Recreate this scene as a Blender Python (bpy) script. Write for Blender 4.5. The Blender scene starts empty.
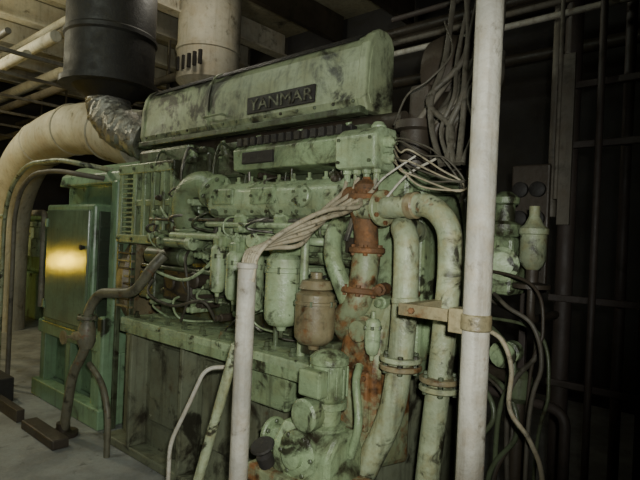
import bpy, math, random
from mathutils import Vector, Matrix, noise
random.seed(7)
SC=bpy.context.scene
COL=SC.collection

# ------------------------------------------------------------ materials
def mat_paint(name,col,dirt=(0.03,0.026,0.015),amt=0.45,rust=0.0,rough=0.4,metal=0.0,scale=5.0,
              streak=0.4,bump=0.25,bscale=45,rustcol=(0.24,0.095,0.03),fine=0.35,stain=0.35,rv=0.28,blotch=0.0,bls=2.2):
    m=bpy.data.materials.new(name); m.use_nodes=True
    nt=m.node_tree; N=nt.nodes; L=nt.links; b=N['Principled BSDF']
    tc=N.new('ShaderNodeTexCoord')
    def noi(sc,det,vec=None,ro=0.6,w=None,dist=0):
        n=N.new('ShaderNodeTexNoise'); n.inputs['Scale'].default_value=sc; n.inputs['Detail'].default_value=det
        n.inputs['Roughness'].default_value=ro; n.inputs['Distortion'].default_value=dist
        if w is not None: n.noise_dimensions='4D'; n.inputs['W'].default_value=w
        L.new(vec or tc.outputs['Object'],n.inputs['Vector']); return n
    def ramp(fac,a,bb,k=1.0):
        r=N.new('ShaderNodeMapRange'); r.interpolation_type='SMOOTHSTEP'
        r.inputs['From Min'].default_value=a; r.inputs['From Max'].default_value=bb; r.inputs['To Max'].default_value=k
        L.new(fac,r.inputs['Value']); return r.outputs[0]
    def mix(fac,A,B):
        x=N.new('ShaderNodeMix'); x.data_type='RGBA'
        if isinstance(fac,float): x.inputs[0].default_value=fac
        else: L.new(fac,x.inputs[0])
        for v,i in((A,6),(B,7)):
            if isinstance(v,tuple): x.inputs[i].default_value=(*v,1)
            else: L.new(v,x.inputs[i])
        return x.outputs[2]
    n1=noi(scale,10,ro=.68,dist=.6)
    n0=noi(scale*0.35,3)
    base=mix(ramp(n0.outputs['Fac'],.35,.65),tuple(c*0.75 for c in col),tuple(min(1,c*1.15) for c in col))
    nf=noi(scale*1.7,6,w=1.3)
    base=mix(ramp(nf.outputs['Fac'],.42,.68,stain),base,(col[0]*.75,col[1]*.58,col[2]*.38))
    d=ramp(n1.outputs['Fac'],0.70-0.42*amt,0.84-0.34*amt)
    c1=mix(d,base,dirt)
    nq=noi(scale*6,9,w=5.1,ro=.75)
    c1=mix(ramp(nq.outputs['Fac'],.45,.75,fine),c1,tuple(x*1.4 for x in dirt))
    if blotch>0:
        nb=noi(bls,12,w=9.4,ro=.62,dist=.9)
        c1=mix(ramp(nb.outputs['Fac'],.66-.16*blotch,.71-.13*blotch,.93),c1,tuple(x*.7 for x in dirt))
    mp=N.new('ShaderNodeMapping'); mp.inputs['Scale'].default_value=(22,22,1.6)
    L.new(tc.outputs['Object'],mp.inputs['Vector'])
    n2=noi(1.0,5,mp.outputs[0])
    c2=mix(ramp(n2.outputs['Fac'],.48,.75,streak),c1,tuple(x*1.2 for x in dirt))
    if rust>0:
        n3=noi(scale*0.9,8,ro=0.7,w=3.7)
        rr=ramp(n3.outputs['Fac'],0.66-0.4*rust,0.80-0.4*rust)
        n4=noi(22,6)
        rc=mix(ramp(n4.outputs['Fac'],.38,.68),rustcol,tuple(x*0.22 for x in rustcol))
        c2=mix(rr,c2,rc)
    L.new(c2,b.inputs['Base Color'])
    b.inputs['Metallic'].default_value=metal
    r=N.new('ShaderNodeMapRange'); r.inputs['From Min'].default_value=.3; r.inputs['From Max'].default_value=.7
    r.inputs['To Min'].default_value=rough; r.inputs['To Max'].default_value=min(1,rough+rv)
    L.new(nf.outputs['Fac'],r.inputs['Value']); L.new(r.outputs[0],b.inputs['Roughness'])
    if bump>0:
        bn=N.new('ShaderNodeBump'); bn.inputs['Strength'].default_value=bump; bn.inputs['Distance'].default_value=0.012
        L.new(noi(bscale,8,ro=.65).outputs['Fac'],bn.inputs['Height']); L.new(bn.outputs[0],b.inputs['Normal'])
    return m

GREEN=(0.27,0.355,0.20)
M={}
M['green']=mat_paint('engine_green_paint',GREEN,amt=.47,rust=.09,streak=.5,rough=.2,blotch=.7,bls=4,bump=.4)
M['hood']=mat_paint('hood_green_paint',(0.29,0.34,0.205),amt=.46,streak=.45,rough=.35,scale=2.6,dirt=(.024,.021,.014),fine=.4,blotch=1.12,bls=2.3)
M['pale']=mat_paint('pale_green_paint',(0.36,0.455,0.275),amt=.38,rust=.08,streak=.45,rough=.18,scale=8,blotch=.5,bls=7,bump=.35)
M['pipeg']=mat_paint('pipe_green_paint',(0.36,0.41,0.26),amt=.39,rust=.16,streak=.55,rough=.3,scale=9,stain=.65,blotch=.65,bls=6,bump=.4)
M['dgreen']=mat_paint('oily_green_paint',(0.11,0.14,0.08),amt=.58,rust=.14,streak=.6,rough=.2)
M['bed']=mat_paint('bedframe_green_paint',(0.20,0.22,0.145),amt=.42,rust=.14,streak=.5,rough=.4,scale=3,rustcol=(.13,.07,.03),blotch=.7,bls=2)
M['rusty']=mat_paint('rust_stained_paint',(0.30,0.35,0.20),amt=.4,rust=.57,rough=.38,scale=7,streak=.45,rustcol=(.21,.095,.032))
M['rust']=mat_paint('rust',(0.16,0.08,0.033),amt=.46,rust=.48,rough=.6,scale=12,rustcol=(.26,.11,.034),bump=.5,streak=.4)
M['cyan']=mat_paint('alternator_green_paint',(0.22,0.35,0.205),amt=.32,rust=.0,streak=.5,rough=.25,scale=3,bump=.1,stain=.2,blotch=.45)
M['panel']=mat_paint('cabinet_panel_paint',(0.145,0.20,0.125),amt=.22,streak=.35,rough=.12,scale=5,bump=.08,bscale=9,stain=.2,rv=.07)
M['grille']=mat_paint('grille_dark_paint',(0.04,0.06,0.035),amt=.3,streak=.25,rough=.4)
M['black']=mat_paint('sooty_black',(0.022,0.02,0.018),amt=.4,rough=.5,bump=.3)
M['brown']=mat_paint('dark_brown_metal',(0.06,0.048,0.035),amt=.45,rust=.12,rough=.35)
M['white']=mat_paint('worn_white_paint',(0.42,0.405,0.34),amt=.33,rust=.12,streak=.6,rough=.4,scale=10,dirt=(.12,.10,.07),bump=.4)
M['beige']=mat_paint('beige_lagging',(0.52,0.49,0.38),amt=.30,streak=.3,rough=.6,scale=3,dirt=(.10,.085,.05))
M['silver']=mat_paint('foil_wrap',(0.36,0.35,0.31),amt=.4,rough=.3,metal=.6,scale=9,bump=1.0,bscale=22)
M['cable']=mat_paint('dirty_cable_sheath',(0.38,0.34,0.24),amt=.42,streak=.2,rough=.5,scale=20)
M['dcable']=mat_paint('dark_cable_sheath',(0.085,0.078,0.06),amt=.45,streak=.2,rough=.45,scale=20)
M['tan']=mat_paint('tan_stained_paint',(0.26,0.225,0.13),amt=.4,rust=.32,rough=.25,scale=9,rustcol=(.19,.085,.03))
M['olive']=mat_paint('olive_pipe_paint',(0.18,0.175,0.12),amt=.45,rust=.25,rough=.35,scale=9)
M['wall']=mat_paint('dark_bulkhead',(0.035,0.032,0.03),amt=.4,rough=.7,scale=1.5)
M['frame']=mat_paint('dark_frame_steel',(0.07,0.055,0.048),amt=.4,rust=.15,rough=.45)
M['greyp']=mat_paint('grey_beige_paint',(0.15,0.135,0.105),amt=.4,streak=.5,rough=.5)
M['floor']=mat_paint('deck_plate',(0.27,0.28,0.27),amt=.3,streak=0,rough=.35,scale=7,dirt=(.08,.075,.065),stain=.2)
M['ceil']=mat_paint('ceiling_plate',(0.34,0.31,0.20),amt=.35,rough=.7,scale=2)
M['steel']=mat_paint('bare_steel',(0.3,0.29,0.26),amt=.45,rough=.35,metal=.8)
M['letter']=mat_paint('nameplate_letters',(0.25,0.28,0.19),amt=.78,rough=.5,scale=11,fine=.9)
def mat_emit(name,col,st):
    m=bpy.data.materials.new(name); m.use_nodes=True
    b=m.node_tree.nodes['Principled BSDF']; b.inputs['Emission Color'].default_value=(*col,1); b.inputs['Emission Strength'].default_value=st
    b.inputs['Base Color'].default_value=(*col,1); return m
M['glow']=mat_emit('lamp_glow',(1,.95,.85),6)

# ------------------------------------------------------------ mesh helpers
def group(name):
    e=bpy.data.objects.new(name,None); e.empty_display_size=.1; COL.objects.link(e); return e
def mk(g,name,vs,fs,mat,smooth=False,bevel=0,seg=2):
    me=bpy.data.meshes.new(name); me.from_pydata([tuple(v) for v in vs],[],fs); me.update()
    if smooth:
        me.polygons.foreach_set('use_smooth',[True]*len(me.polygons))
    o=bpy.data.objects.new(name,me); COL.objects.link(o)
    me.materials.append(M[mat] if isinstance(mat,str) else mat)
    if g is not None: o.parent=g
    if bevel>0:
        b=o.modifiers.new('bevel','BEVEL'); b.width=bevel; b.segments=seg; b.limit_method='ANGLE'; b.angle_limit=math.radians(35)
    if smooth:
        try: me.set_sharp_from_angle(angle=math.radians(40))
        except Exception: pass
    return o
def box(g,name,x,y,z,mat,bevel=.01,rot=None):
    x0,x1=x;y0,y1=y;z0,z1=z
    vs=[Vector(p) for p in((x0,y0,z0),(x1,y0,z0),(x1,y1,z0),(x0,y1,z0),(x0,y0,z1),(x1,y0,z1),(x1,y1,z1),(x0,y1,z1))]
    if rot:
        c=sum(vs,Vector())/8; R=Matrix.Rotation(math.radians(rot[1]),3,rot[0]); vs=[c+R@(v-c) for v in vs]
    return mk(g,name,vs,[(0,3,2,1),(4,5,6,7),(0,1,5,4),(1,2,6,5),(2,3,7,6),(3,0,4,7)],mat,bevel=bevel)
def frame_of(d):
    d=d.normalized(); a=Vector((0,0,1)) if abs(d.z)<.9 else Vector((1,0,0))
    u=d.cross(a).normalized(); return u,d.cross(u).normalized()
def lathe(g,name,o,axis,prof,mat,seg=28,crinkle=0):
    o=Vector(o);ax=Vector(axis).normalized();u,w=frame_of(ax);vs=[];fs=[]
    for r,h in prof:
        for i in range(seg):
            a=2*math.pi*i/seg
            rr=r
            if crinkle: rr*=1+crinkle*noise.noise(Vector((math.cos(a)*3,math.sin(a)*3,h*14)))
            vs.append(o+ax*h+(u*math.cos(a)+w*math.sin(a))*rr)
    n=len(prof)
    for j in range(n-1):
        for i in range(seg):
            k=(i+1)%seg; fs.append((j*seg+i,j*seg+k,(j+1)*seg+k,(j+1)*seg+i))
    fs.append(tuple(range(seg-1,-1,-1))); fs.append(tuple((n-1)*seg+i for i in range(seg)))
    return mk(g,name,vs,fs,mat,smooth=True)
def cyl(g,name,a,b,r,mat,seg=24,lip=None):
    a=Vector(a);b=Vector(b);h=(b-a).length;e=min(r*.12,h*.2)
    return lathe(g,name,a,b-a,[(r-e,0),(r,e),(r,h-e),(r-e,h)],mat,seg)
def catmull(P,n):
    P=[Vector(p) for p in P]; out=[]
    Q=[P[0]*2-P[1]]+P+[P[-1]*2-P[-2]]
    for i in range(1,len(Q)-2):
        p0,p1,p2,p3=Q[i-1:i+3]
        for k in range(n):
            t=k/n
            out.append(.5*((2*p1)+(p2-p0)*t+(2*p0-5*p1+4*p2-p3)*t*t+(3*p1-p0-3*p2+p3)*t**3))
    out.append(P[-1]); return out
def fillet(P,rad,n=7):
    P=[Vector(p) for p in P]; out=[P[0]]
    for i in range(1,len(P)-1):
        a=(P[i-1]-P[i]);b=(P[i+1]-P[i]);r=min(rad,a.length*.48,b.length*.48)
        s=P[i]+a.normalized()*r;e=P[i]+b.normalized()*r
        for k in range(n+1):
            t=k/n; out.append(s*(1-t)**2+P[i]*2*t*(1-t)+e*t*t)
    out.append(P[-1]); return out
def sweep(g,name,pts,r,mat,seg=16,crinkle=0):
    vs=[];fs=[];n=len(pts);d=(pts[1]-pts[0]).normalized();u,w=frame_of(d)
    for j,p in enumerate(pts):
        dd=(pts[min(j+1,n-1)]-pts[max(j-1,0)]).normalized()
        q=d.rotation_difference(dd); u=(q@u).normalized(); u=(u-dd*u.dot(dd)).normalized(); w=dd.cross(u); d=dd
        rj=r(j/(n-1)) if callable(r) else r
        for i in range(seg):
            a=2*math.pi*i/seg; rr=rj
            if crinkle: rr*=1+crinkle*noise.noise(Vector((math.cos(a)*2.5,math.sin(a)*2.5,j*.9)))
            vs.append(p+(u*math.cos(a)+w*math.sin(a))*rr)
    for j in range(n-1):
        for i in range(seg):
            k=(i+1)%seg; fs.append((j*seg+i,j*seg+k,(j+1)*seg+k,(j+1)*seg+i))
    fs.append(tuple(range(seg-1,-1,-1))); fs.append(tuple((n-1)*seg+i for i in range(seg)))
    return mk(g,name,vs,fs,mat,smooth=True)
def pipe(g,name,P,r,mat,rad=.08,seg=16): return sweep(g,name,fillet(P,rad),r,mat,seg)
def hose(g,name,P,r,mat,n=8,seg=10): return sweep(g,name,catmull(P,n),r,mat,seg)
def flange(g,name,c,axis,r,t,mat,bolts=6,bm='dgreen'):
    c=Vector(c);ax=Vector(axis).normalized()
    cyl(g,name,c-ax*t/2,c+ax*t/2,r,mat,24)
    u,w=frame_of(ax)
    for i in range(bolts):
        a=2*math.pi*(i+.5)/bolts;p=c+(u*math.cos(a)+w*math.sin(a))*r*.8
        cyl(g,name+'_bolt',p-ax*(t/2+.012),p+ax*(t/2+.012),r*.11+.002,bm,6)
def bolt(g,p,axis=(0,-1,0),r=.012,h=.014,mat='dgreen'):
    p=Vector(p);cyl(g,'bolt',p,p+Vector(axis)*h,r,mat,6)
def prism(g,name,prof,x0,x1,mat,bevel=.01,smooth=False,nx=1):
    n=len(prof);vs=[];fs=[]
    for j in range(nx+1):
        x=x0+(x1-x0)*j/nx
        vs+=[Vector((x,p[0],p[1])) for p in prof]
    for j in range(nx):
        for i in range(n):
            k=(i+1)%n; fs.append((j*n+i,j*n+k,(j+1)*n+k,(j+1)*n+i))
    fs.append(tuple(range(n-1,-1,-1))); fs.append(tuple(nx*n+i for i in range(n)))
    return mk(g,name,vs,fs,mat,smooth=smooth,bevel=bevel)

# ------------------------------------------------------------ room shell
box(None,'floor',(-13,3),(-3,6),(-.1,0),'floor',0)
box(None,'ceiling',(-13,3),(-3,6),(4.9,5.0),'ceil',0)
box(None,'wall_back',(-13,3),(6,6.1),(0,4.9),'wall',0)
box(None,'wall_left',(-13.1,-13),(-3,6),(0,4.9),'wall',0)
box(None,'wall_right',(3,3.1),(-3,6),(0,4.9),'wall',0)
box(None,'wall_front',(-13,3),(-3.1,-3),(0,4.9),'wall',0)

# ------------------------------------------------------------ diesel engine
E=group('diesel_engine')
prof=[(2.30,2.33),(2.27,2.39),(2.28,2.60),(2.30,2.69),(2.34,2.75),(2.39,2.785),(2.44,2.79),(2.49,2.77),(2.52,2.72),(2.53,2.33)]
prism(E,'hood_shell',prof,-3.98,-1.73,'hood',.008)
pr2=[(y+(-.010 if y<2.42 else .012),z+(.010 if z>2.5 else -.006)) for y,z in prof]
prism(E,'hood_end_rim',pr2,-1.75,-1.69,'hood',.01)
prism(E,'hood_end_recess',[(y*.86+2.4*.14,z*.86+2.56*.14) for y,z in prof],-1.69,-1.685,'hood',.002)
prism(E,'hood_rear_rim',pr2,-4.0,-3.95,'hood',.01)
prism(E,'hood_band',pr2,-3.12,-3.09,'hood',.004)
prism(E,'hood_soot_cap',[(2.315,2.735),(2.338,2.758),(2.389,2.794),(2.44,2.799),(2.49,2.78),(2.44,2.78),(2.39,2.77),(2.34,2.74)],-3.9,-1.8,'black',.002)
box(E,'hood_lower_lip',(-3.98,-1.7),(2.24,2.32),(2.30,2.34),'dgreen',.006)
for i in range(16):
    bolt(E,(-3.9+i*.142,2.268,2.375),r=.010,h=.012)
pipe(E,'hood_grab_bar',[(-3.1,2.27,2.44),(-3.1,2.23,2.44),(-2.9,2.23,2.44),(-2.9,2.27,2.44)],.008,'hood',.02)
box(E,'nameplate_backing',(-2.66,-2.06),(2.262,2.28),(2.41,2.52),'black',.004)
cu=bpy.data.curves.new('nameplate_letters','FONT');cu.body='YANMAR';cu.size=.105;cu.extrude=.004;cu.offset=.0
lt=bpy.data.objects.new('nameplate_letters',cu);COL.objects.link(lt);lt.parent=E
lt.rotation_euler=(math.radians(90),0,0);lt.location=(-2.63,2.260,2.43);lt.scale=(1.3,1,1);cu.materials.append(M['letter'])
# under the hood
box(E,'cylinder_head_deck',(-3.75,-1.6),(2.42,2.95),(1.9,2.33),'brown',.02)
pipe(E,'exhaust_manifold',[(-3.95,2.38,2.26),(-1.5,2.38,2.26)],.05,'brown')
for i in range(6):
    x=-3.55+i*.36
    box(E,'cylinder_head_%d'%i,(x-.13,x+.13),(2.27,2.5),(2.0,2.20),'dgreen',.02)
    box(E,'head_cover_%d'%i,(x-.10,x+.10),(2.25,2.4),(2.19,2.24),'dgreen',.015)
    lathe(E,'injector_%d'%i,(x,2.24,2.16),(0,-.4,1),[(.03,0),(.03,.03),(.018,.035),(.018,.09)],'green',12)
    for s_ in(-.09,.09): bolt(E,(x+s_,2.27,2.15),r=.016,h=.02,mat='green')
    hose(E,'injection_pipe_%d'%i,[(x+.02,2.25,2.2),(x+.06,2.14,2.2),(x+.05,2.1,2.0),(x+.03,2.16,1.78)],.009,'steel' if i%2 else 'dgreen')
    hose(E,'leak_pipe_%d'%i,[(x-.06,2.26,2.16),(x-.02,2.18,2.12),(x-.07,2.17,1.95),(x-.05,2.2,1.8)],.007,'dgreen')
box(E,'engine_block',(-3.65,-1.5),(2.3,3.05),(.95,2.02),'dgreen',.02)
for i in range(6):
    x=-3.42+i*.36
    box(E,'crankcase_door_%d'%i,(x-.14,x+.14),(2.26,2.31),(1.12,1.45),'dgreen' if i<3 else 'green',.015)
    for dx in(-.11,.11):
        for z in(1.15,1.42): bolt(E,(x+dx,2.262,z))
    box(E,'pump_housing_%d'%i,(x-.09,x+.09),(2.13,2.32),(1.5,1.68),'green',.02)
    box(E,'pump_window_%d'%i,(x-.05,x+.05),(2.12,2.14),(1.54,1.62),'brown',.006)
    lathe(E,'fuel_pump_%d'%i,(x,2.2,1.66),(0,0,1),[(.055,0),(.055,.04),(.04,.05),(.04,.11),(.022,.12),(.022,.17)],'green',16)
    box(E,'rack_lever_%d'%i,(x-.012,x+.012),(2.08,2.1),(1.60,1.72),'steel',.003,('Y',20))
cyl(E,'fuel_rack_shaft',(-3.5,2.09,1.70),(-1.7,2.09,1.70),.012,'steel')
box(E,'camshaft_casing',(-3.6,-1.62),(2.18,2.34),(1.46,1.56),'green',.02)
prism(E,'charge_air_manifold',[(2.06,1.73),(2.03,1.78),(2.04,1.88),(2.10,1.93),(2.3,1.93),(2.3,1.71),(2.1,1.71)],-2.74,-1.66,'pale',.014)
for i in range(9):
    x=-2.66+i*.12
    lathe(E,'manifold_stud_%d'%i,(x,2.12,1.92),(0,0,1),[(.02,0),(.02,.02),(.011,.022),(.011,.05)],'green',8)
    bolt(E,(x,2.035,1.75),r=.010)
for x in(-2.45,-2.1,-1.78):
    box(E,'manifold_foot',(x-.05,x+.05),(2.05,2.3),(1.62,1.74),'green',.02)
for x in(-2.58,-2.22):
    box(E,'manifold_cover',(x-.10,x+.10),(2.02,2.05),(1.79,1.89),'green',.01)
    for dx in(-.08,.08): bolt(E,(x+dx,2.022,1.84),r=.009)
flange(E,'manifold_end_cap',(-1.9,2.02,1.83),(0,1,0),.06,.03,'pale',6)
pipe(E,'manifold_drain_rail',[(-2.75,2.05,1.67),(-1.7,2.05,1.67)],.018,'pale')
pipe(E,'oil_rail',[(-3.1,2.02,1.59),(-1.75,2.02,1.59),(-1.75,2.2,1.59)],.022,'pale',.05)
sweep(E,'air_inlet_elbow',catmull([(-3.08,2.2,1.60),(-3.08,2.12,1.70),(-3.05,2.08,1.83),(-2.95,2.08,1.92),(-2.82,2.1,1.93),(-2.72,2.12,1.84)],8),.088,'green',24)
flange(E,'elbow_flange',(-3.08,2.17,1.66),(0,-.4,1),.125,.03,'green',8)
flange(E,'elbow_joint_flange',(-2.76,2.11,1.89),(1,0,-.6),.12,.025,'green',8)
# cooler
box(E,'air_cooler_body',(-3.98,-3.24),(2.14,2.6),(1.52,2.12),'dgreen',.015)
box(E,'cooler_frame_top',(-4.0,-3.22),(2.09,2.16),(2.05,2.13),'green',.01)
box(E,'cooler_frame_bottom',(-4.0,-3.22),(2.09,2.16),(1.51,1.58),'green',.01)
box(E,'cooler_frame_mid',(-3.78,-3.22),(2.10,2.16),(1.80,1.85),'green',.008)
for x in(-3.97,-3.76,-3.63,-3.50,-3.37,-3.25):
    box(E,'cooler_rib',(x-.026,x+.026),(2.095,2.16),(1.55,2.08),'green',.008)
for i in range(12):
    box(E,'cooler_louvre_%d'%i,(-3.95,-3.78),(2.10,2.15),(1.6+i*.038,1.612+i*.038),'green',.003,('X',25))
for x in(-3.97,-3.76,-3.5,-3.25):
    for z in(1.545,2.09): bolt(E,(x,2.092,z),r=.014)
box(E,'cooler_top_duct',(-3.9,-3.2),(2.2,2.5),(2.12,2.26),'dgreen',.03)
# gear between cooler and filters
cyl(E,'starting_motor',(-3.45,2.08,1.44),(-3.02,2.08,1.44),.065,'dgreen'); cyl(E,'starting_motor_cap',(-3.03,2.08,1.44),(-2.97,2.08,1.44),.05,'green')
cyl(E,'servo_cylinder',(-3.2,2.02,1.54),(-2.88,2.02,1.54),.035,'green'); cyl(E,'servo_cap',(-2.9,2.02,1.54),(-2.84,2.02,1.54),.045,'pale')
flange(E,'servo_flange',(-3.2,2.02,1.54),(1,0,0),.055,.02,'green')
box(E,'governor_body',(-3.25,-2.92),(2.06,2.28),(1.14,1.36),'brown',.02)
lathe(E,'governor_dial',(-3.14,2.06,1.26),(0,-1,0),[(.05,-.05),(.05,0),(.055,.01),(.045,.02)],'brown',20)
lathe(E,'tach_gauge',(-2.84,2.04,1.30),(0,-1,0),[(.05,-.1),(.05,0),(.055,.01),(.045,.02)],'brown',20)
box(E,'shut_off_box',(-3.55,-3.35),(2.05,2.28),(1.12,1.33),'dgreen',.015)
# injector terminal box
prism(E,'terminal_box',[(2.04,2.0),(2.03,2.12),(2.08,2.16),(2.24,2.16),(2.24,1.98)],-2.50,-1.66,'green',.008)
prism(E,'terminal_box_end',[(2.02,1.96),(2.01,2.12),(2.07,2.165),(2.20,2.165),(2.20,1.95)],-1.68,-1.43,'pale',.015)
box(E,'terminal_label',(-2.40,-2.14),(2.018,2.04),(2.03,2.10),'black',.004)
for i in range(14):
    x=-2.47+i*.06
    box(E,'cable_comb_%d'%i,(x-.02,x+.02),(2.05,2.14),(2.145,2.195),'black',.004)
box(E,'comb_rail',(-2.5,-1.66),(2.12,2.17),(2.15,2.205),'black',.004)
GX=(-1.65,-1.59,-1.53,-1.47)
for x in GX:
    lathe(E,'cable_gland',(x,2.09,1.97),(0,0,-1),[(.024,0),(.024,.03),(.017,.035),(.017,.07)],'pale',8)
for z in (2.01,2.09):
    lathe(E,'end_plug',(-1.43,2.10,z),(1,0,0),[(.03,0),(.03,.03),(.02,.035),(.02,.06)],'pale',12)
for x in(-1.65,-1.46):
    for z in(1.99,2.10): bolt(E,(x,2.015,z),r=.009)
lathe(E,'box_top_knob',(-1.49,2.12,2.155),(0,0,1),[(.035,0),(.04,.02),(.025,.04)],'pale',16)
# filters
def canister(g,n,x,y,z0,z1,r,mat='pale',head=True):
    h=z1-z0
    lathe(g,n,(x,y,z0),(0,0,1),[(r*.25,-.02),(r*.3,0),(r*.75,.012),(r*.97,.04),(r,.07),(r,h*.72),(r*1.06,h*.73),(r*1.06,h*.78),(r*.98,h*.79),(r*.98,h*.9),(r*.7,h*.97),(r*.3,h),(r*.3,h+.03)],mat,28)
    if head:
        box(g,n+'_head',(x-r*.8,x+r*.8),(y-r*.5,y+.28),(z1-.02,z1+.05),'green',.015)
        lathe(g,n+'_head_nut',(x,y,z1+.04),(0,0,1),[(r*.4,0),(r*.4,.03),(r*.2,.035),(r*.2,.06)],'pale',6)
        cyl(g,n+'_drain',(x,y,z0-.06),(x,y,z0),.012,'dgreen',8)
    for a in range(6):
        t=a*math.pi/3; cyl(g,n+'_bolt',(x+math.cos(t)*r*1.02,y+math.sin(t)*r*1.02,z0+h*.71),(x+math.cos(t)*r*1.02,y+math.sin(t)*r*1.02,z0+h*.8),.008,'dgreen',6)
canister(E,'fuel_filter_a',-2.53,1.98,1.25,1.55,.048)
canister(E,'fuel_filter_b',-2.37,1.98,1.22,1.52,.055)
canister(E,'fuel_filter_c',-2.2,1.97,1.17,1.52,.062)
canister(E,'oil_filter',-1.96,1.97,1.13,1.53,.095)
canister(E,'oil_mist_separator',-1.69,1.93,1.08,1.36,.10,'tan',False)
lathe(E,'separator_cap',(-1.69,1.93,1.35),(0,0,1),[(.06,0),(.085,.01),(.07,.05),(.03,.06),(.03,.09)],'tan',20)
box(E,'separator_bracket',(-1.8,-1.58),(1.95,2.3),(1.02,1.1),'dgreen',.01)
canister(E,'small_strainer',-1.34,1.93,1.09,1.26,.035,'pale',False)
box(E,'filter_shelf',(-2.62,-1.85),(2.0,2.3),(1.53,1.60),'green',.015)
lathe(E,'filter_cock',(-2.08,1.93,1.58),(0,-1,0),[(.03,0),(.03,.05),(.012,.055),(.012,.09),(.035,.092),(.035,.1)],'pale',12)
hose(E,'drain_line_a',[(-3.3,2.1,1.4),(-3.25,1.98,1.35),(-2.9,1.98,1.3),(-2.7,2.0,1.38),(-2.55,2.0,1.5)],.011,'pale')
hose(E,'drain_line_b',[(-3.4,2.12,1.32),(-3.3,1.98,1.18),(-3.0,1.98,1.12),(-2.7,2.0,1.18),(-2.68,2.1,1.05)],.011,'dcable')
hose(E,'drain_line_c',[(-3.0,2.1,1.5),(-2.9,2.0,1.42),(-2.85,2.0,1.2),(-2.95,2.02,1.02)],.010,'dcable')
pipe(E,'supply_riser',[(-1.82,1.98,1.0),(-1.82,1.98,1.66),(-1.82,2.2,1.66)],.022,'pale',.05)
pipe(E,'supply_riser_b',[(-2.08,2.05,1.0),(-2.08,2.05,1.5)],.016,'dgreen')
pipe(E,'cross_line',[(-3.5,2.05,1.36),(-2.6,2.05,1.36),(-2.6,2.05,1.6)],.016,'dgreen',.04)
for i in range(120):
    x=random.uniform(-3.5,-1.7);z=random.uniform(1.08,1.98)
    y=random.uniform(2.03,2.16)
    k=random.random()
    if k<.35: lathe(E,'fitting_%d'%i,(x,y,z),(0,-1,0),[(.025,-.14),(.025,0),(.018,.005),(.018,.03),(.01,.035)],random.choice(['green','dgreen','pale','brown']),8)
    elif k<.75:
        hose(E,'small_line_%d'%i,[(x,2.25,z),(x+.02,y-.03,z-.02),(x+random.uniform(-.1,.2),y-.03,z-random.uniform(.05,.15)),(x+random.uniform(.0,.3),2.25,z-random.uniform(.1,.2))],random.choice([.006,.008,.011]),random.choice(['green','steel','dgreen','dcable','pale']))
    else: box(E,'clamp_%d'%i,(x-.03,x+.03),(y,2.3),(z-.02,z+.03),random.choice(['green','dgreen','brown']),.006)
# base
box(E,'base_flange',(-3.45,-1.55),(1.86,2.32),(.95,1.0),'pale',.008)
box(E,'base_flange_lip',(-3.45,-1.55),(1.86,1.88),(.90,.96),'green',.004)
for i in range(10): 
    lathe(E,'base_bolt_%d'%i,(-3.35+i*.19,1.93,1.0),(0,0,1),[(.022,0),(.022,.02),(.014,.022),(.014,.045)],'dgreen',6)
box(E,'bedframe',(-3.75,-1.4),(2.08,3.1),(0,.95),'bed',.015)
for i in range(4):
    x=-3.45+i*.62
    box(E,'bed_rib_%d'%i,(x-.018,x+.018),(1.95,2.1),(.05,.93),'bed',.006)
    if i<3:
        box(E,'bed_door_%d'%i,(x+.09,x+.53),(2.055,2.09),(.25,.80),'bed',.012)
        for dx in(.13,.49):
            for z in(.29,.76): bolt(E,(x+dx,2.057,z),mat='bed')
box(E,'bed_inspection_box',(-2.25,-1.86),(1.93,2.08),(.70,.90),'green',.012)
box(E,'bed_foot',(-3.8,-1.35),(1.95,3.15),(0,.06),'bed',.01)
# free end gear case
box(E,'gear_case',(-1.62,-1.36),(2.22,3.05),(.9,1.98),'green',.03)
box(E,'gear_case_cover',(-1.37,-1.32),(2.3,2.95),(1.0,1.9),'green',.03)
for z in(1.05,1.3,1.55,1.85):
    for y in(2.27,2.62,3.0): bolt(E,(-1.36,y,z),(1,0,0),.016,.03)
lathe(E,'water_pump_volute',(-1.33,2.72,1.55),(1,0,0),[(.2,0),(.21,.05),(.18,.12),(.12,.15),(.12,.22),(.15,.225),(.15,.25),(.05,.26)],'green',32)
lathe(E,'cooling_pump_volute',(-1.33,2.5,1.15),(1,0,0),[(.15,0),(.16,.05),(.12,.12),(.08,.15),(.08,.2)],'green',28)
flange(E,'water_pump_flange',(-1.07,2.72,1.55),(1,0,0),.155,.02,'green',8)
box(E,'regulator_block',(-1.12,-.98),(2.6,2.8),(1.36,1.66),'green',.02)
lathe(E,'regulator_head',(-1.05,2.66,1.66),(0,0,1),[(.07,0),(.085,.02),(.085,.06),(.05,.08),(.05,.16),(.07,.17),(.07,.2),(.03,.23)],'green',20)
lathe(E,'regulator_face',(-1.03,2.6,1.52),(.3,-1,0),[(.085,-.02),(.085,.03),(.06,.04),(.06,.07),(.02,.08)],'pale',24)
lathe(E,'thermostat_housing',(-1.42,2.35,1.98),(0,0,1),[(.11,0),(.11,.04),(.08,.05),(.08,.2),(.11,.21),(.11,.25)],'brown',20)
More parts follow.
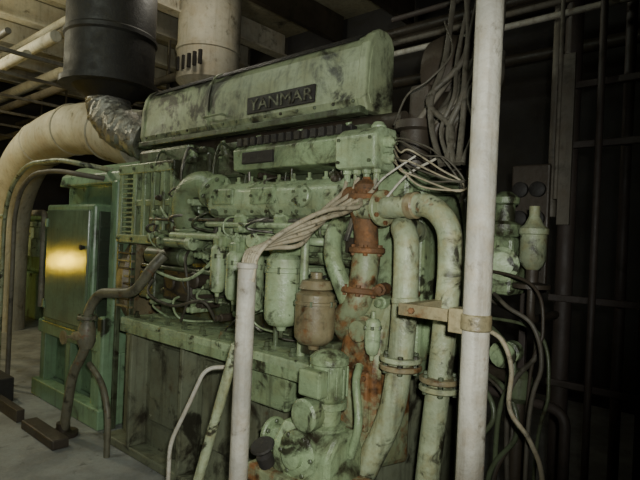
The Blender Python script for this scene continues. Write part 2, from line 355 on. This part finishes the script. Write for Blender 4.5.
# turbocharger
lathe(E,'turbo_compressor',(-1.62,2.9,2.62),(1,0,0),[(.12,0),(.24,.03),(.26,.12),(.22,.22),(.13,.26),(.13,.34),(.17,.345),(.17,.37)],'brown',32)
lathe(E,'turbo_turbine',(-1.45,2.66,2.3),(1,0,0),[(.13,0),(.16,.04),(.16,.16),(.11,.2)],'brown',28)
flange(E,'turbo_flange',(-1.28,2.9,2.62),(1,0,0),.2,.03,'brown',10,'brown')
box(E,'turbo_bracket',(-1.5,-1.38),(2.4,2.9),(1.95,2.45),'brown',.02)
lathe(E,'turbo_air_filter',(-1.3,2.75,2.25),(.2,-.2,1),[(.07,0),(.09,.02),(.09,.2),(.07,.22)],'greyp',24)
for i in range(12):
    hose(E,'turbo_line_%d'%i,[(-1.5+.03*i,2.5,2.0),(-1.42+.02*i+random.uniform(-.03,.03),2.35,2.18),(-1.36+.03*i,2.42+random.uniform(-.05,.05),2.36),(-1.3+.02*i,2.6,2.6)],random.choice([.009,.014,.02]),random.choice(['brown','dcable','greyp']))
# rusty outlet and stained casting
sweep(E,'rusty_water_outlet',catmull([(-1.74,2.25,1.80),(-1.66,2.12,1.82),(-1.57,2.08,1.80),(-1.52,2.08,1.70),(-1.50,2.08,1.55)],7),.06,'rust',20)
flange(E,'rusty_outlet_flange',(-1.52,2.08,1.82),(0,0,1),.085,.03,'rust',6,'rust')
flange(E,'rusty_outlet_flange_low',(-1.50,2.08,1.56),(0,0,1),.09,.03,'rust',6,'rust')
lathe(E,'outlet_valve',(-1.52,2.08,1.83),(0,0,1),[(.05,0),(.06,.03),(.06,.05),(.04,.07),(.02,.08),(.02,.09)],'rust',16)
sweep(E,'stained_return_elbow',catmull([(-1.50,2.08,1.55),(-1.50,2.06,1.42),(-1.52,2.04,1.3),(-1.6,2.06,1.2),(-1.62,2.15,1.12)],7),.07,'rusty',24)
flange(E,'rusty_elbow_flange',(-1.51,2.05,1.36),(0,.1,1),.10,.03,'rust',6,'rust')
sweep(E,'green_bypass_pipe',catmull([(-1.70,2.2,1.72),(-1.68,2.05,1.66),(-1.64,1.99,1.52),(-1.58,2.0,1.38),(-1.55,2.05,1.25)],7),.045,'green',20)
prism(E,'stained_casting',[(2.0,.55),(1.98,1.0),(2.02,1.2),(2.1,1.34),(2.3,1.36),(2.3,.5)],-1.58,-1.34,'rusty',.03)
box(E,'casting_cover',(-1.56,-1.38),(1.965,2.0),(.72,1.0),'rusty',.012)
for x in(-1.54,-1.4):
    for z in(.75,.97): bolt(E,(x,1.965,z),mat='rust')
lathe(E,'casting_boss',(-1.45,2.04,1.18),(0,-1,0),[(.07,0),(.07,.03),(.05,.04),(.05,.08)],'rusty',20)
for i in range(26):
    x=random.uniform(-1.6,-1.3);z=random.uniform(1.0,1.9);y=random.uniform(2.05,2.2)
    lathe(E,'end_fitting_%d'%i,(x,y,z),(random.uniform(-.3,.5),-1,0),[(.03,-.1),(.03,0),(.02,.005),(.02,.03),(.01,.035)],random.choice(['green','rusty','rust','dgreen','tan']),8)

# ------------------------------------------------------------ coolant pipes (free end)
C1=group('cooling_water_pipe')
sweep(C1,'upper_bend',fillet([(-1.33,2.25,1.66),(-1.27,2.02,1.68),(-1.21,1.97,1.63),(-1.19,1.95,1.4),(-1.20,1.95,1.10),(-1.22,1.93,.85),(-1.37,1.9,.5),(-1.42,1.9,.0)],.14),.056,'pipeg',24)
flange(C1,'mid_flange',(-1.2,1.95,1.10),(0,0,1),.092,.022,'pipeg',6)
flange(C1,'mid_flange_mate',(-1.2,1.95,1.065),(0,0,1),.092,.022,'tan',6)
cyl(C1,'weld_band',(-1.188,1.95,1.34),(-1.19,1.95,1.37),.062,'pipeg')
C2=group('cooling_water_pipe.001')
sweep(C2,'header_and_drop',fillet([(-1.52,2.04,1.76),(-1.3,1.98,1.76),(-1.08,1.94,1.77),(-.985,1.93,1.68),(-.985,1.95,1.5),(-1.01,1.95,1.09),(-1.05,1.95,.62),(-1.08,1.95,0)],.12),.05,'pipeg',24)
flange(C2,'mid_flange',(-1.01,1.95,1.05),(0,0,1),.085,.022,'tan',6)
flange(C2,'mid_flange_mate',(-1.01,1.95,1.015),(0,0,1),.085,.022,'pipeg',6)
flange(C2,'header_flange',(-1.36,2.0,1.76),(1,-.2,0),.085,.025,'rusty',6,'rust')
cyl(C2,'header_clamp',(-1.2,1.96,1.765),(-1.15,1.953,1.767),.058,'tan')
C3=group('cooling_water_pipe.002')
sweep(C3,'rear_drop',fillet([(-1.32,2.4,1.9),(-1.1,2.3,1.9),(-1.02,2.25,1.7),(-1.02,2.25,0)],.12),.05,'dgreen',20)
flange(C3,'rear_flange',(-1.02,2.25,1.3),(0,0,1),.085,.03,'dgreen')

# ------------------------------------------------------------ lube oil pump
P=group('lubricating_oil_pump')
box(P,'pedestal',(-1.72,-1.2),(1.6,1.84),(0,.52),'bed',.02)
box(P,'bedplate',(-1.74,-1.18),(1.56,1.84),(.52,.60),'rusty',.015)
prism(P,'pump_casing',[(1.6,.58),(1.6,.72),(1.66,.80),(1.80,.80),(1.84,.72),(1.84,.58)],-1.62,-1.3,'green',.02)
lathe(P,'casing_cover',(-1.47,1.62,.70),(0,-1,0),[(.10,-.02),(.10,.02),(.085,.03),(.05,.035),(.05,.06),(.02,.07)],'green',28)
for a in range(6):
    t=a*math.pi/3; bolt(P,(-1.47+math.cos(t)*.085,1.60,.70+math.sin(t)*.085),r=.011)
lathe(P,'coupling_housing',(-1.42,1.73,.78),(0,0,1),[(.085,0),(.085,.03),(.06,.04),(.06,.10),(.085,.11),(.085,.14)],'green',24)
lathe(P,'motor_body',(-1.42,1.73,.92),(0,0,1),[(.07,0),(.078,.01),(.078,.15),(.085,.155),(.085,.18),(.06,.2),(.03,.21)],'green',28)
for i in range(14):
    a=2*math.pi*i/14;cx=-1.42+math.cos(a)*.082;cy=1.73+math.sin(a)*.082
    cyl(P,'motor_fin',(cx,cy,.94),(cx,cy,1.06),.005,'green',6)
lathe(P,'motor_terminal_cover',(-1.44,1.66,.87),(0,-1,0),[(.065,0),(.07,.01),(.07,.06),(.06,.07)],'green',24)
box(P,'motor_terminal_box',(-1.48,-1.36),(1.60,1.66),(.95,1.06),'green',.01)
cyl(P,'suction_branch',(-1.62,1.73,.68),(-1.74,1.73,.68),.05,'green')
flange(P,'suction_flange',(-1.74,1.73,.68),(1,0,0),.08,.025,'green')
lathe(P,'valve_bonnet',(-1.62,1.58,.62),(0,-.3,.6),[(.035,0),(.035,.05),(.015,.06),(.015,.1)],'black',12)
lathe(P,'valve_handwheel',(-1.62,1.55,.70),(0,-.3,.6),[(.01,0),(.05,.0),(.055,.008),(.05,.016),(.01,.016)],'black',20)
hose(P,'discharge_line',[(-1.3,1.75,.7),(-1.26,1.74,.85),(-1.31,1.78,1.0),(-1.34,1.84,1.06)],.018,'green')

# ------------------------------------------------------------ poles / conduits
Q=group('steel_stanchion')
cyl(Q,'post',(-.71,1.6,0),(-.71,1.6,4.9),.044,'white',32)
cyl(Q,'post_foot',(-.71,1.6,0),(-.71,1.6,.02),.1,'white',32)
K=group('pipe_bracket')
box(K,'flat_bar',(-1.04,-.72),(1.655,1.668),(1.335,1.38),'tan',.003)
box(K,'angle_arm',(-1.03,-.99),(1.66,1.9),(1.335,1.38),'tan',.003)
cyl(K,'post_clamp',(-.71,1.6,1.33),(-.71,1.6,1.385),.049,'tan',28)
box(K,'clamp_ear',(-.80,-.735),(1.58,1.66),(1.315,1.395),'tan',.004)
for x in(-.78,-.98): bolt(K,(x,1.655,1.358),mat='rust')
V=group('cable_conduit')
cyl(V,'conduit_tube',(-1.6,1.4,0),(-1.6,1.4,1.49),.038,'white',32)
cyl(V,'conduit_mouth',(-1.6,1.4,1.47),(-1.6,1.4,1.495),.043,'white',32)
starts=[GX[0],GX[1],GX[2],GX[3],GX[1]+.01,GX[2]-.01]
for i,x in enumerate(starts):
    o=(i-2.5)*.028
    j=random.uniform(-.015,.015)
    hose(V,'cable_%d'%i,[(x,2.09,1.92),(x+.0,2.05,1.84),(-1.56+o*1.6,1.93,1.75+o*.2+j),(-1.53+o,1.72,1.655+o*1.1+j),(-1.56+o*.7,1.54,1.60+o*.6),(-1.6+o*.5,1.43,1.54),(-1.6+o*.45,1.4,1.42)],.0105,'cable',10,10)
pipe(None,'drain_conduit',[(-1.92,1.6,.98),(-1.98,1.5,.98),(-2.0,1.45,.85),(-2.09,1.4,.62),(-2.09,1.4,0)],.010,'white',.06)
cyl(None,'diagonal_brace_pipe',(-1.67,1.42,1.15),(-2.0,1.36,0),.022,'pipeg')

# wiring (part of the engine harness)
for i in range(8):
    o=i*.018;q=random.uniform(-.04,.04)
    hose(E,'sensor_loop_%d'%i,[(-1.38,2.10,2.09-o*.8),(-1.28,2.0,2.07-o*1.2+q),(-1.18+q,1.98,2.04-o*1.5),(-1.08+o,1.98,1.98-o*1.4+q),(-.99+o*.6,2.02,1.86),(-1.08,2.2,1.8)],.0042,'cable' if i%2 else 'dcable')
for i in range(6):
    q=random.uniform(-.05,.05)
    hose(E,'harness_riser_%d'%i,[(-1.1+.02*i,2.05,1.95),(-1.16+.03*i+q,2.12,2.12),(-1.25+.05*i-q,2.15,2.28),(-1.18+.04*i+q,2.25,2.5),(-1.25+.05*i,2.4,2.95)],random.choice([.006,.01,.014]),'dcable')
hose(E,'capillary',[(-1.42,2.15,2.18),(-1.32,2.1,2.3),(-1.22,2.12,2.36),(-1.15,2.2,2.5),(-1.25,2.3,2.7)],.005,'dcable')
hose(E,'sensor_tail',[(-1.50,2.1,1.85),(-1.46,1.99,1.78),(-1.40,1.98,1.74),(-1.25,2.0,1.9),(-1.1,2.0,1.97)],.006,'white')
hose(E,'sensor_tail_b',[(-1.47,2.1,1.92),(-1.40,1.98,1.85),(-1.33,1.96,1.9),(-1.2,2.0,1.99)],.005,'white')

# ------------------------------------------------------------ alternator
A=group('alternator')
box(A,'stator_body',(-5.3,-4.12),(2.25,3.25),(.35,2.08),'cyan',.03)
prism(A,'air_hood',[(2.12,2.0),(2.14,2.10),(2.3,2.2),(3.2,2.2),(3.2,2.0)],-5.2,-4.02,'cyan',.015)
box(A,'end_shield',(-4.14,-4.03),(2.1,3.2),(.5,2.02),'cyan',.02)
box(A,'terminal_cubicle',(-5.2,-4.24),(2.02,2.3),(.72,1.82),'cyan',.02)
box(A,'cubicle_door',(-5.14,-4.30),(2.0,2.03),(.77,1.77),'panel',.01)
box(A,'cubicle_side_panel',(-4.245,-4.225),(2.06,2.22),(.78,1.76),'grille',.006)
for i in range(8): box(A,'side_louvre_%d'%i,(-4.24,-4.215),(2.07,2.21),(.85+i*.11,.87+i*.11),'grille',.003)
for z in(.9,1.65): box(A,'door_hinge',(-5.15,-5.11),(1.985,2.01),(z-.04,z+.04),'cyan',.005)
lathe(A,'door_handle',(-4.36,2.0,1.45),(0,-1,0),[(.015,0),(.015,.02),(.022,.022),(.022,.035)],'black',12)
for x in(-5.25,-4.7,-4.2): box(A,'support_leg',(x-.05,x+.05),(2.05,2.3),(0,.74),'cyan',.01)
box(A,'support_rail',(-5.35,-4.0),(2.0,2.12),(.0,.16),'cyan',.01)
box(A,'support_rail_upper',(-5.35,-4.1),(2.04,2.14),(.60,.72),'cyan',.01)
box(A,'skid_plate',(-5.35,-4.0),(2.16,2.22),(.16,.6),'cyan',.01)
box(A,'bearing_pedestal',(-4.12,-4.02),(2.02,3.1),(.0,.9),'cyan',.02)
lathe(A,'flywheel',(-3.98,2.62,1.2),(1,0,0),[(.50,0),(.53,.02),(.53,.1),(.48,.12),(.46,.08),(.2,.08),(.18,.2)],'tan',40)
for i in range(8):
    z=1.0+i*.06
    box(A,'guard_bar_%d'%i,(-3.98,-3.76),(2.10,2.13),(z,z+.018),'brown' if i%2 else 'tan',.004)
for x in(-3.98,-3.78): box(A,'guard_post',(x-.015,x+.015),(2.1,2.14),(.0,1.5),'dgreen',.005)

# neighbouring generator further aft
B=group('generator_set')
box(B,'bedframe',(-12.2,-9.0),(3.6,4.7),(0,.8),'cyan',.03)
box(B,'body',(-12.0,-9.2),(3.7,4.6),(.8,1.9),'cyan',.05)
for i in range(6):
    lathe(B,'cylinder_unit_%d'%i,(-11.4+i*.38,3.6,1.1),(0,0,1),[(.12,0),(.14,.04),(.14,.3),(.1,.33),(.1,.5),(.13,.52),(.13,.6)],'pale',20)
pipe(B,'header',[(-12,3.5,1.85),(-9.1,3.5,1.85),(-9.1,3.5,.3)],.05,'white')
box(B,'end_box',(-9.2,-8.7),(3.5,4.3),(.8,1.7),'cyan',.02)

# ------------------------------------------------------------ exhaust trunking and ducts
X=group('exhaust_silencer')
lathe(X,'silencer_shell',(-5.45,2.7,3.12),(0,0,1),[(.42,0),(.5,.0),(.5,.06),(.455,.07),(.455,.5),(.475,.52),(.475,.56),(.455,.58),(.455,1.78)],'black',48)
lathe(X,'outlet_cone',(-5.45,2.7,3.14),(0,0,-1),[(.4,0),(.3,.08),(.24,.14)],'black',32)
sweep(X,'foil_wrapped_neck',catmull([(-5.45,2.7,3.05),(-5.4,2.68,2.88),(-5.2,2.66,2.72),(-4.95,2.68,2.6),(-4.7,2.75,2.5)],14),lambda t:.22-.03*t,'silver',32,.16)
D=group('lagged_exhaust_pipe')
sweep(D,'insulated_pipe',catmull([(-5.0,2.9,2.56),(-5.5,2.9,2.66),(-6.2,2.9,2.82),(-7.2,2.9,2.84),(-8.2,2.9,2.6),(-8.85,2.9,2.0),(-9.0,2.9,1.2),(-9.0,2.9,0)],10),.31,'beige',40)
for p,ax in(((-5.75,2.9,2.725),(-1,0,.22)),((-6.7,2.9,2.86),(-1,0,.03)),((-7.7,2.9,2.76),(-1,0,-.32)),((-9.0,2.9,1.5),(0,0,1))):
    c=Vector(p);a=Vector(ax).normalized();cyl(D,'lagging_band',c-a*.02,c+a*.02,.325,'beige',40)
T=group('ventilation_duct')
lathe(T,'vertical_trunk',(-5.9,4.3,3.55),(0,0,1),[(.3,0),(.42,.12),(.42,.5),(.44,.51),(.44,.55),(.42,.56),(.42,1.34)],'beige',48)
lathe(T,'lower_spigot',(-5.9,4.3,3.55),(0,0,-1),[(.3,0),(.3,.5)],'beige',32)
for i in range(5): box(T,'access_slot_%d'%i,(-6.0+i*.12,-5.96+i*.12),(3.86,3.9),(3.75,3.93),'black',.004)

# ceiling pipes and beams
H=group('ceiling_pipework')
for y,z,r,m in((2.2,3.55,.05,'beige'),(2.0,3.75,.035,'greyp'),(2.5,3.85,.07,'beige'),(1.7,4.05,.05,'greyp'),(3.1,3.6,.06,'greyp'),(3.5,4.1,.09,'beige'),(1.4,4.4,.04,'beige'),(2.9,4.35,.05,'beige'),(3.9,3.5,.05,'beige'),(4.3,3.9,.06,'greyp')):
    cyl(H,'longitudinal_pipe',(-12.9,y,z),(-6.4,y,z),r,m,16)
for i,x in enumerate((-11.8,-10.6,-9.4,-8.2,-7.0,-6.1)):
    box(H,'deck_beam_%d'%i,(x-.04,x+.04),(0,5.9),(4.55,4.89),'beige',.01)
    box(H,'beam_flange_%d'%i,(x-.1,x+.1),(0,5.9),(4.53,4.56),'beige',.005)
    box(H,'hanger_%d'%i,(x-.02,x+.02),(1.3,4.4),(3.42,3.46),'greyp',.004)
    for y in(1.32,4.38): box(H,'hanger_rod',(x-.015,x+.015),(y-.015,y+.015),(3.44,4.55),'greyp',0)
for i,x in enumerate((-4.9,-3.7,-2.5,-1.3)):
    box(H,'deck_beam_r%d'%i,(x-.05,x+.05),(0,5.9),(4.5,4.89),'brown',.01)
for y,z in((4.6,3.7),(4.9,3.95),(5.2,3.5)):
    cyl(H,'aft_cross_pipe',(-5.3,y,z),(2.9,y,z),.06,'brown',16)

# handrail
R=group('handrail')
pipe(R,'top_rail',[(-4.3,2.20,2.12),(-4.4,1.97,2.15),(-4.7,1.92,2.2),(-5.35,1.88,2.2),(-5.75,1.88,2.0),(-5.9,1.88,1.7),(-5.9,1.88,0)],.022,'pipeg',.2)
pipe(R,'second_rail',[(-4.3,2.20,2.04),(-4.4,1.97,2.06),(-4.75,1.92,2.11),(-5.2,1.88,2.1),(-5.5,1.88,1.95),(-5.62,1.88,1.7),(-5.62,1.88,0)],.022,'greyp',.2)
pipe(R,'lower_rail',[(-5.9,1.88,1.1),(-6.9,1.88,1.1),(-6.9,1.88,0)],.022,'pipeg',.1)
pipe(R,'upper_lateral',[(-5.9,1.88,1.7),(-7.2,1.88,1.7),(-7.2,1.88,0)],.022,'pipeg',.1)

Z=group('bilge_suction_pipe')
sweep(Z,'pipe_run',fillet([(-3.15,2.0,1.45),(-3.2,1.93,1.35),(-3.3,1.88,1.18),(-3.72,1.83,1.14),(-3.82,1.80,1.0),(-3.82,1.80,.72),(-3.98,1.78,.5),(-4.05,1.78,.2),(-4.1,1.78,0)],.1),.036,'olive',20)
flange(Z,'valve_flange',(-3.82,1.80,.95),(0,0,1),.07,.03,'olive')
lathe(Z,'valve_body',(-3.82,1.80,.72),(0,0,1),[(.045,0),(.065,.05),(.065,.14),(.045,.2)],'olive',20)
lathe(Z,'valve_stem',(-3.82,1.78,.82),(0,-1,0),[(.035,0),(.03,.08),(.012,.09),(.012,.14),(.05,.142),(.05,.155)],'tan',16)
lathe(Z,'foot_flange',(-4.1,1.78,0),(0,0,1),[(.11,0),(.11,.03),(.05,.04),(.05,.1)],'brown',20)
pipe(Z,'side_leg',[(-3.82,1.83,.6),(-3.6,1.83,.5),(-3.5,1.83,.3),(-3.5,1.83,0)],.022,'olive',.1)
box(Z,'floor_saddle',(-4.45,-3.85),(1.6,1.72),(0,.07),'brown',.01)
TR=group('deck_coaming')
box(TR,'coaming_bar',(-6.6,-4.6),(1.62,1.68),(0,.1),'brown',.004)
box(TR,'coaming_block',(-5.6,-5.2),(1.6,1.8),(0,.22),'black',.01)

# ------------------------------------------------------------ right hand background
RR=group('relief_valve')
lathe(RR,'bowl',(-.88,2.6,1.50),(0,0,1),[(.03,0),(.05,.02),(.062,.05),(.062,.17),(.07,.175),(.07,.2),(.045,.22),(.025,.26),(.025,.31)],'pipeg',28)
lathe(RR,'drain_base',(-.88,2.6,1.41),(0,0,1),[(.09,0),(.09,.02),(.03,.03),(.03,.1)],'brown',20)
pipe(RR,'feed',[(-.88,2.6,1.42),(-.88,2.6,1.25),(-.88,3.0,1.25)],.02,'brown',.06)
N2=group('instrument_panel')
box(N2,'panel_plate',(-1.2,-.98),(3.12,3.16),(1.35,2.1),'brown',.01)
for i,(x,z) in enumerate(((-1.14,1.95),(-1.04,1.95),(-1.14,1.78),(-1.04,1.78),(-1.09,1.6))):
    lathe(N2,'gauge_%d'%i,(x,3.12,z),(0,-1,0),[(.045,0),(.045,.03),(.037,.035)],'black',24)
box(N2,'panel_leg',(-1.12,-1.08),(3.12,3.16),(0,1.36),'frame',.005)
S_=group('pipe_rack')
for x,y,r,m,z0 in((-1.02,3.3,.028,'greyp',1.8),(-.93,3.3,.05,'frame',0),(-.75,3.2,.02,'frame',0),(-.66,3.45,.03,'frame',0),(-.5,3.35,.045,'frame',0),(-.3,3.3,.03,'frame',0),(-.97,3.2,.012,'greyp',1.9)):
    cyl(S_,'vertical_pipe',(x,y,z0),(x,y,4.89),r,m,16)
box(S_,'flat_post',(-.96,-.89),(3.2,3.23),(1.75,2.75),'greyp',.004)
for z in(2.55,2.2,1.3,.8): box(S_,'crossbar',(-1.0,1.2),(3.24,3.28),(z,z+.04),'frame',.005)
for z,m in((2.86,'white'),(2.94,'greyp'),(3.12,'frame')):
    cyl(S_,'overhead_conduit',(-2.2,3.25,z+.15),(1.5,3.25,z+.15),.02,m,12)
SB=group('switchboard')
box(SB,'cabinet',(-.55,1.6),(4.2,4.8),(0,2.5),'frame',.02)
for i in range(3):
    box(SB,'door_%d'%i,(-.5+.7*i,.15+.7*i),(4.17,4.21),(.2,2.4),'frame',.01)
lathe(SB,'indicator_lamp',(-.27,4.17,2.02),(0,-1,0),[(.015,0),(.015,.02),(.008,.025)],'glow',12)
lathe(SB,'indicator_lamp_b',(-.40,4.17,2.33),(0,-1,0),[(.008,0),(.008,.02),(.004,.025)],'glow',12)
hp=group('flexible_conduit')
hose(hp,'loop_a',[(-.86,2.0,1.28),(-.76,1.95,1.25),(-.72,1.95,1.15),(-.72,1.95,1.0),(-.64,1.95,.9),(-.6,1.98,.75),(-.6,2.0,.4),(-.6,2.0,0)],.009,'cable')
hose(hp,'loop_b',[(-.9,2.2,1.4),(-.8,2.1,1.36),(-.7,2.1,1.3),(-.66,2.1,1.15),(-.7,2.1,.9),(-.7,2.1,0)],.009,'dcable')
LC=group('starting_air_pipework')
pipe(LC,'line_a',[(-1.25,2.6,1.0),(-.85,2.4,1.0),(-.85,2.4,0)],.03,'brown',.08)
pipe(LC,'line_b',[(-1.25,2.7,.85),(-.7,2.6,.85),(-.7,2.6,0)],.025,'frame',.08)
lathe(LC,'valve',(-.85,2.4,.9),(0,0,1),[(.03,0),(.06,.03),(.06,.12),(.03,.15)],'dgreen',16)
lathe(LC,'valve_b',(-.9,2.45,1.12),(0,-1,0),[(.05,0),(.05,.06),(.015,.07),(.015,.12),(.06,.12),(.06,.135)],'green',16)
for i in range(8):
    x=random.uniform(-1.05,-.78);z=random.uniform(.9,1.4)
    hose(LC,'tube_%d'%i,[(-1.2,2.55,z+.1),(x,2.4,z+random.uniform(-.1,.1)),(x+.08,2.35,z-.15),(x+random.uniform(-.05,.05),2.35,z-.4),(x,2.4,0)],random.choice([.008,.012]),random.choice(['brown','dcable','dgreen']))

# ------------------------------------------------------------ lights
def light(name,kind,loc,energy,col,size=.1,rot=None,spot=None):
    l=bpy.data.lights.new(name,kind);l.energy=energy;l.color=col
    if kind=='AREA': l.size=size
    else: l.shadow_soft_size=size
    if spot: l.spot_size=math.radians(spot); l.spot_blend=.7
    o=bpy.data.objects.new(name,l);o.location=loc
    if rot is not None: o.rotation_euler=rot
    COL.objects.link(o);return o
def aim(o,t):
    o.rotation_euler=(Vector(t)-o.location).to_track_quat('-Z','Y').to_euler()
fl=light('camera_flash','SPOT',(.06,.02,1.70),230,(.98,1,.93),.03,spot=95); aim(fl,(-3.1,2.2,1.7))
light('overhead_lamp','POINT',(-4.2,.2,4.2),85,(.9,1,.86),.2)
light('aft_ceiling_lamp','POINT',(-7.8,1.0,3.9),150,(1,.95,.68),.2)
light('vent_trunk_fill','POINT',(-4.9,3.3,4.4),24,(1,.95,.8),.15)  # added fill light that brightens the ventilation duct, no fixture behind it
light('work_lamp','POINT',(-8.4,.42,1.1),42,(1,.66,.03),.12)
w=bpy.data.worlds.new('w');SC.world=w;w.use_nodes=True
w.node_tree.nodes['Background'].inputs[0].default_value=(.5,.55,.5,1);w.node_tree.nodes['Background'].inputs[1].default_value=.01

# ------------------------------------------------------------ camera
cam=bpy.data.cameras.new('camera');cam.sensor_width=36;cam.lens=36*520/640;cam.clip_start=.05
co=bpy.data.objects.new('camera',cam);COL.objects.link(co)
a=math.radians(49);fwd=Vector((-math.cos(a),math.sin(a),0));right=Vector((math.sin(a),math.cos(a),0));up=Vector((0,0,1))
ro=math.radians(2.5)
r2=right*math.cos(ro)+up*math.sin(ro); u2=up*math.cos(ro)-right*math.sin(ro)
R3=Matrix((r2,u2,-fwd)).transposed()
co.matrix_world=Matrix.Translation((0,0,1.6))@R3.to_4x4()
SC.camera=co
